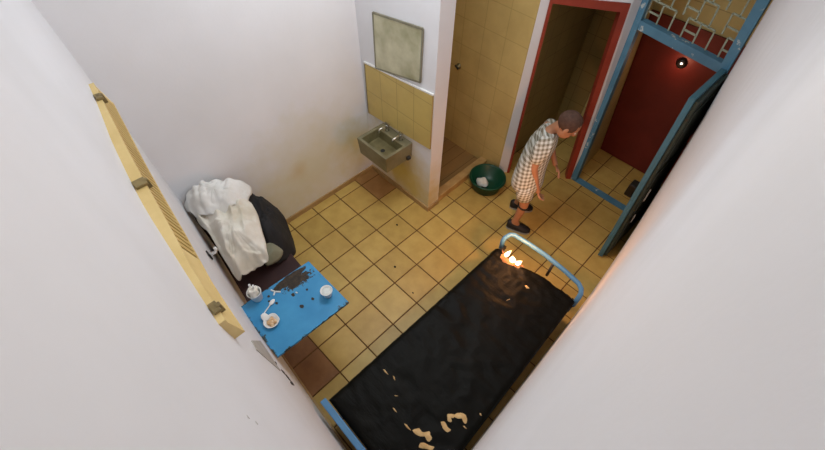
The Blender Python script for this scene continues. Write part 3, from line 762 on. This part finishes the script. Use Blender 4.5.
ja = drape('black_jacket', [(.117, -1.267, .86), (.093, -1.15, .8), (.077, -1.057, .62), (.165, -1.005, .45), (.332, -1.056, .33), (.55, -1.16, .36), (.59, -1.30, .465), (.56, -1.42, .50), (.383, -1.42, .66), (.2, -1.36, .8)], (.36, -1.21, .74), M['black_cloth'], None, 72, 22, 1.9, .035, 6, 1.3, .014)
tag(ja, 'black jacket hanging over the chair under the white cloths', 'jacket')
gr = drape('cloth_scrap', [(.508, -1.381, .655), (.51, -1.297, .66), (.573, -1.247, .56), (.606, -1.333, .53), (.60, -1.422, .56)], (.56, -1.335, .63), M['green_cloth'], None, 36, 8, 1.6, .008, 14, 2, .006)
tag(gr, 'dull green cloth corner poking out between white cloth and black jacket', 'cloth')
c_ = drape('white_shirt', [(.060, -1.584, .88), (.150, -1.394, .92), (.185, -1.236, .89), (.318, -1.232, .82), (.462, -1.295, .745), (.65, -1.39, .65), (.623, -1.50, .61), (.585, -1.63, .59), (.50, -1.645, .63), (.265, -1.61, .74)], (.36, -1.45, .91), M['cream_cloth'], None, 110, 34, 1.7, .046, 7, 5, .012)
tag(c_, 'large creased off white cloth spread over the chair seat end', 'cloth')
b_ = drape('white_sheet', [(-.075, -1.585, .86), (-.100, -1.50, .9), (-.085, -1.404, .9), (-.02, -1.259, .87), (.081, -1.150, .85), (.19, -1.198, .86), (.245, -1.345, .90), (.20, -1.49, .90), (.085, -1.60, .88)], (.09, -1.38, 1.03), M['white_cloth'], None, 96, 28, 2.4, .034, 8, 9, .012)
tag(b_, 'bunched white sheet at the top of the laundry against the left wall', 'sheet')

# ------------------------------------------------------------------ person
F = Vector((.92, .39, 0)).normalized(); RT = Vector((F.y, -F.x, 0))
def skin_mesh(name, V, E, rad, mat, root=0, sub=2, parent=None):
    me = bpy.data.meshes.new(name); me.from_pydata([tuple(v) for v in V], E, [])
    o = bpy.data.objects.new(name, me); COL.objects.link(o)
    sm = o.modifiers.new('skin', 'SKIN'); sm.use_smooth_shade = True; sm.branch_smoothing = .5
    for i, sv_ in enumerate(me.skin_vertices[0].data):
        r = rad[i]; sv_.radius = r if isinstance(r, tuple) else (r, r); sv_.use_root = (i == root)
    ss = o.modifiers.new('sub', 'SUBSURF'); ss.levels = sub; ss.render_levels = sub
    bpy.context.view_layer.update()
    dg = bpy.context.evaluated_depsgraph_get(); nm = bpy.data.meshes.new_from_object(o.evaluated_get(dg))
    bpy.data.objects.remove(o); nm.name = name
    for p in nm.polygons: p.use_smooth = True
    nm.materials.clear(); nm.materials.append(mat)
    return nm
ps = thing('person', (1.58, .92, 0), 'person in a light checked shirt leaning forward beside the red doorway', 'person')
PV = {'pelvis': (1.545, .80, .73), 'belly': (1.535, .84, .88), 'chest': (1.535, .90, 1.06), 'neck': (1.565, .935, 1.20), 'nape': (1.60, .94, 1.235), 'head': (1.675, .92, 1.31),
      'rs': (1.585, .815, 1.155), 're': (1.605, .745, .90), 'rw': (1.685, .80, .66), 'rh': (1.70, .815, .61),
      'ls': (1.49, 1.045, 1.16), 'le': (1.545, 1.10, .92), 'lw': (1.665, 1.03, .83), 'lh': (1.70, 1.01, .815),
      'rhip': (1.575, .745, .69), 'rk': (1.625, .785, .40), 'ra': (1.595, .775, .085), 'lhip': (1.515, .86, .69), 'lk': (1.53, .955, .40), 'la': (1.445, 1.035, .085)}
names = list(PV); ix = {n: i for i, n in enumerate(names)}
Rd = {'pelvis': .105, 'belly': .10, 'chest': .115, 'neck': .052, 'nape': .05, 'head': .075, 'rs': .055, 're': .036, 'rw': .024, 'rh': .03, 'ls': .055, 'le': .036, 'lw': .024, 'lh': .03,
      'rhip': .085, 'rk': .052, 'ra': .034, 'lhip': .085, 'lk': .052, 'la': .034}
V = [Vector(PV[n]) for n in names]; rad = [Rd[n] for n in names]
E = [(ix[a], ix[b]) for a, b in (('pelvis', 'belly'), ('belly', 'chest'), ('chest', 'neck'), ('neck', 'nape'), ('nape', 'head'), ('chest', 'rs'), ('rs', 're'), ('re', 'rw'), ('rw', 'rh'), ('chest', 'ls'), ('ls', 'le'), ('le', 'lw'), ('lw', 'lh'), ('pelvis', 'rhip'), ('rhip', 'rk'), ('rk', 'ra'), ('pelvis', 'lhip'), ('lhip', 'lk'), ('lk', 'la'))]
def addv(p, r, frm):
    V.append(Vector(p)); rad.append(r); E.append((frm, len(V) - 1)); return len(V) - 1
for a, dr_ in (('ra', F), ('la', (F + Vector((.1, .25, 0))).normalized())):         # calves, feet
    A = Vector(PV[a]); h = addv(A + dr_ * -.035 + Vector((0, 0, -.045)), .030, ix[a]); b = addv(A + dr_ * .07 + Vector((0, 0, -.05)), .034, ix[a]); addv(A + dr_ * .135 + Vector((0, 0, -.06)), .022, b)
me1 = skin_mesh('body', V, E, rad, M['skin'], 0)
bmB = bmesh.new(); bmB.from_mesh(me1)
# hands: short skinned chains joined into the body mesh
def hand(wrist, along, palm_n, side):
    w = Vector(wrist); d = Vector(along).normalized(); n = Vector(palm_n).normalized(); s = d.cross(n).normalized() * side
    for k, (o_, l) in enumerate(((-.028, .055), (-.010, .066), (.010, .062), (.027, .048))):
        r = w + d * .045 + s * o_
        p = [w + s * o_ * .5, r, r + d * l * .45 + n * .006, r + d * l * .75 + n * .02, r + d * l * .85 + n * .038]
        m = skin_mesh('finger', p, [(0, 1), (1, 2), (2, 3), (3, 4)], [.012, .0105, .0085, .0078, .0062], M['skin'], 0, 1); bmB.from_mesh(m)
    p = [w, w + s * -.03 + d * .015, w + s * -.048 + d * .04 + n * .012, w + s * -.046 + d * .062 + n * .024]
    m = skin_mesh('finger', p, [(0, 1), (1, 2), (2, 3)], [.013, .011, .009, .007], M['skin'], 0, 1); bmB.from_mesh(m)
hand(PV['rh'], (.35, .30, -.85), (.75, .5, .4), -1)
hand(PV['lh'], (.85, -.35, -.25), (-.1, -.8, -.6), 1)
# head shape: cranium, jaw, nose, ears folded into the same mesh
hd = Vector((1.695, .915, 1.325)); pitch = Matrix.Rotation(math.atan2(F.y, F.x), 3, 'Z') @ Matrix.Rotation(.55, 3, 'Y')
def hp_(x, y, z): return hd + pitch @ Vector((x, y, z))
ellipsoid(bmB, hp_(-.008, 0, .02), (.095, .076, .092), pitch, 24, 18)
ellipsoid(bmB, hp_(.022, 0, -.055), (.062, .055, .070), pitch, 20, 14)
ellipsoid(bmB, hp_(.092, 0, -.022), (.018, .013, .026), pitch, 12, 10)
for s in (-1, 1): ellipsoid(bmB, hp_(-.005, s * .077, -.015), (.018, .009, .030), pitch, 12, 10)
body = obj('body', bmB, M['skin'], ps, True)
for s in (-1, 1):
    bm = bmesh.new(); ellipsoid(bm, hp_(.076, s * .030, .004), (.010, .013, .008), pitch, 12, 8); obj('eye', bm, M['eye'], ps, True)
bm = bmesh.new(); ellipsoid(bm, hp_(.080, 0, -.068), (.008, .024, .008), pitch, 12, 8); obj('mouth', bm, M['lip'], ps, True)
bm = bmesh.new(); ellipsoid(bm, hp_(-.014, 0, .028), (.099, .081, .094), pitch, 28, 20, .04)
bmesh.ops.delete(bm, geom=[v for v in bm.verts if (pitch.transposed() @ (v.co - hd)).x > .058 or (pitch.transposed() @ (v.co - hd)).z < -.045 + .5 * (pitch.transposed() @ (v.co - hd)).x], context='VERTS')
hr = obj('hair', bm, M['hair'], ps, True); s_ = hr.modifiers.new('t', 'SOLIDIFY'); s_.thickness = .006
# loose checked shirt down to the thighs with short sleeves
SV = [Vector((1.575, .805, .545)), Vector((1.555, .81, .70)), Vector((1.535, .84, .88)), Vector((1.535, .90, 1.06)), Vector((1.562, .932, 1.185)),
      Vector((1.585, .815, 1.155)), Vector((1.600, .755, .93)), Vector((1.49, 1.045, 1.16)), Vector((1.535, 1.095, .95))]
m = skin_mesh('shirt', SV, [(0, 1), (1, 2), (2, 3), (3, 4), (3, 5), (5, 6), (3, 7), (7, 8)], [(.175, .155), (.172, .150), (.160, .142), (.165, .150), (.070, .070), .086, .064, .086, .064], M['check'], 0)
bm = bmesh.new(); bm.from_mesh(m)
obj('shirt', bm, M['check'], ps, True)
# shorts hem showing below the shirt
bm = bmesh.new()
for h, k in (('rhip', 'rk'), ('lhip', 'lk')):
    a, b = Vector(PV[h]), Vector(PV[k]); tube(bm, [a, a.lerp(b, .5), a.lerp(b, .66)], [.092, .084, .080], 18)
obj('shorts', bm, M['check'], ps, True)
bm = bmesh.new(); kk = Vector(PV['rk']); tube(bm, [kk + Vector((.0, .0, -.02)), kk + Vector((-.002, 0, -.034))], [.060, .060], 20); sb = obj('knee_band', bm, M['shoe'], ps, True); sb['label'] = 'thin dark band below the knee'
for a, dr_ in (('ra', F), ('la', (F + Vector((.1, .25, 0))).normalized())):
    A = Vector(PV[a]); s = Vector((dr_.y, -dr_.x, 0)); bm = bmesh.new(); sl = bmesh.new()
    prof = [(-.072, .026, .09), (-.05, .044, .105), (0, .048, .098), (.05, .052, .085), (.10, .055, .070), (.155, .047, .056), (.185, .022, .042)]
    L1 = []; base = Vector((A.x, A.y, 0))
    for (d, w_, h) in prof:
        ring = []
        for q in range(9):
            t = PI * q / 8; ring.append(bm.verts.new(base + dr_ * d + s * (w_ * math.cos(t)) + Vector((0, 0, .018 + (h - .018) * max(0, math.sin(t)) ** .7))))
        L1.append(ring)
    for r1, r2 in zip(L1, L1[1:]):
        for q in range(8): bm.faces.new((r1[q], r1[q + 1], r2[q + 1], r2[q]))
        bm.faces.new((r1[0], r2[0], r2[8], r1[8]))
    bm.faces.new(L1[0]); bm.faces.new(L1[-1][::-1])
    so = obj('shoe', bm, M['shoe'], ps, True)
    pts = [base + dr_ * d + s * (w_ + .003) for d, w_, h in prof] + [base + dr_ * d - s * (w_ + .003) for d, w_, h in prof[::-1]]
    hexa(sl, [tuple(p + Vector((0, 0, .001))) for p in pts], [tuple(p + Vector((0, 0, .022))) for p in pts]); obj('sole', sl, M['sole'], so)

# ------------------------------------------------------------------ light
def area(name, loc, size, energy, col, rot=(0, 0, 0), sy=None):
    l = bpy.data.lights.new(name, 'AREA'); l.energy = energy; l.color = col; l.size = size
    if sy: l.shape = 'RECTANGLE'; l.size_y = sy
    o = bpy.data.objects.new(name, l); COL.objects.link(o); o.location = loc; o.rotation_euler = rot; return o
def point(name, loc, r, energy, col):
    l = bpy.data.lights.new(name, 'POINT'); l.energy = energy; l.color = col; l.shadow_soft_size = r
    o = bpy.data.objects.new(name, l); COL.objects.link(o); o.location = loc; return o
area('ceiling_light', (.92, -.1, H - .02), 1.0, 35.5, (.94, 1, 1.03), (0, 0, 0), 1.0)
area('corner_fill', (2.05, -1.15, H - .02), .9, 4.6, (1, .97, .90), (0, 0, 0), .9)  # added unseen fill, lifts the walls beside the camera
point('flame_light', (1.95, .14, .76), .03, 13, (1, .42, .14))
point('door_lamp_light', (1.95, 2.50, 1.30), .02, 1.0, (1, .5, .3))
point('vestibule_fill', (2.0, 2.3, 2.40), .05, .55, (1, .9, .7))  # unseen fill added to brighten the vestibule and the wall behind the transom

w = bpy.data.worlds.new('World'); SC.world = w; w.use_nodes = True
w.node_tree.nodes['Background'].inputs['Color'].default_value = (.5, .5, .55, 1); w.node_tree.nodes['Background'].inputs['Strength'].default_value = .02

# ------------------------------------------------------------------ camera: high in the corner
cam = bpy.data.cameras.new('camera'); co = bpy.data.objects.new('camera', cam); COL.objects.link(co)
r = Vector((.7233, .6886, .05168)); u = Vector((-.58841, .57544, .56801)); f = Vector((-.3614, .44125, -.82139))
co.matrix_world = Matrix(((r.x, u.x, -f.x, 2.6), (r.y, u.y, -f.y, -1.76), (r.z, u.z, -f.z, 3.2525), (0, 0, 0, 1)))
cam.sensor_width = 36; cam.lens = 16.6938; cam.shift_x = -.0264; cam.shift_y = .02539; cam.clip_start = .01
SC.camera = co
SC.view_settings.view_transform = 'Standard'; SC.view_settings.look = 'None'; SC.view_settings.gamma = 1; SC.view_settings.use_curve_mapping = False
SC.view_settings.exposure = 0
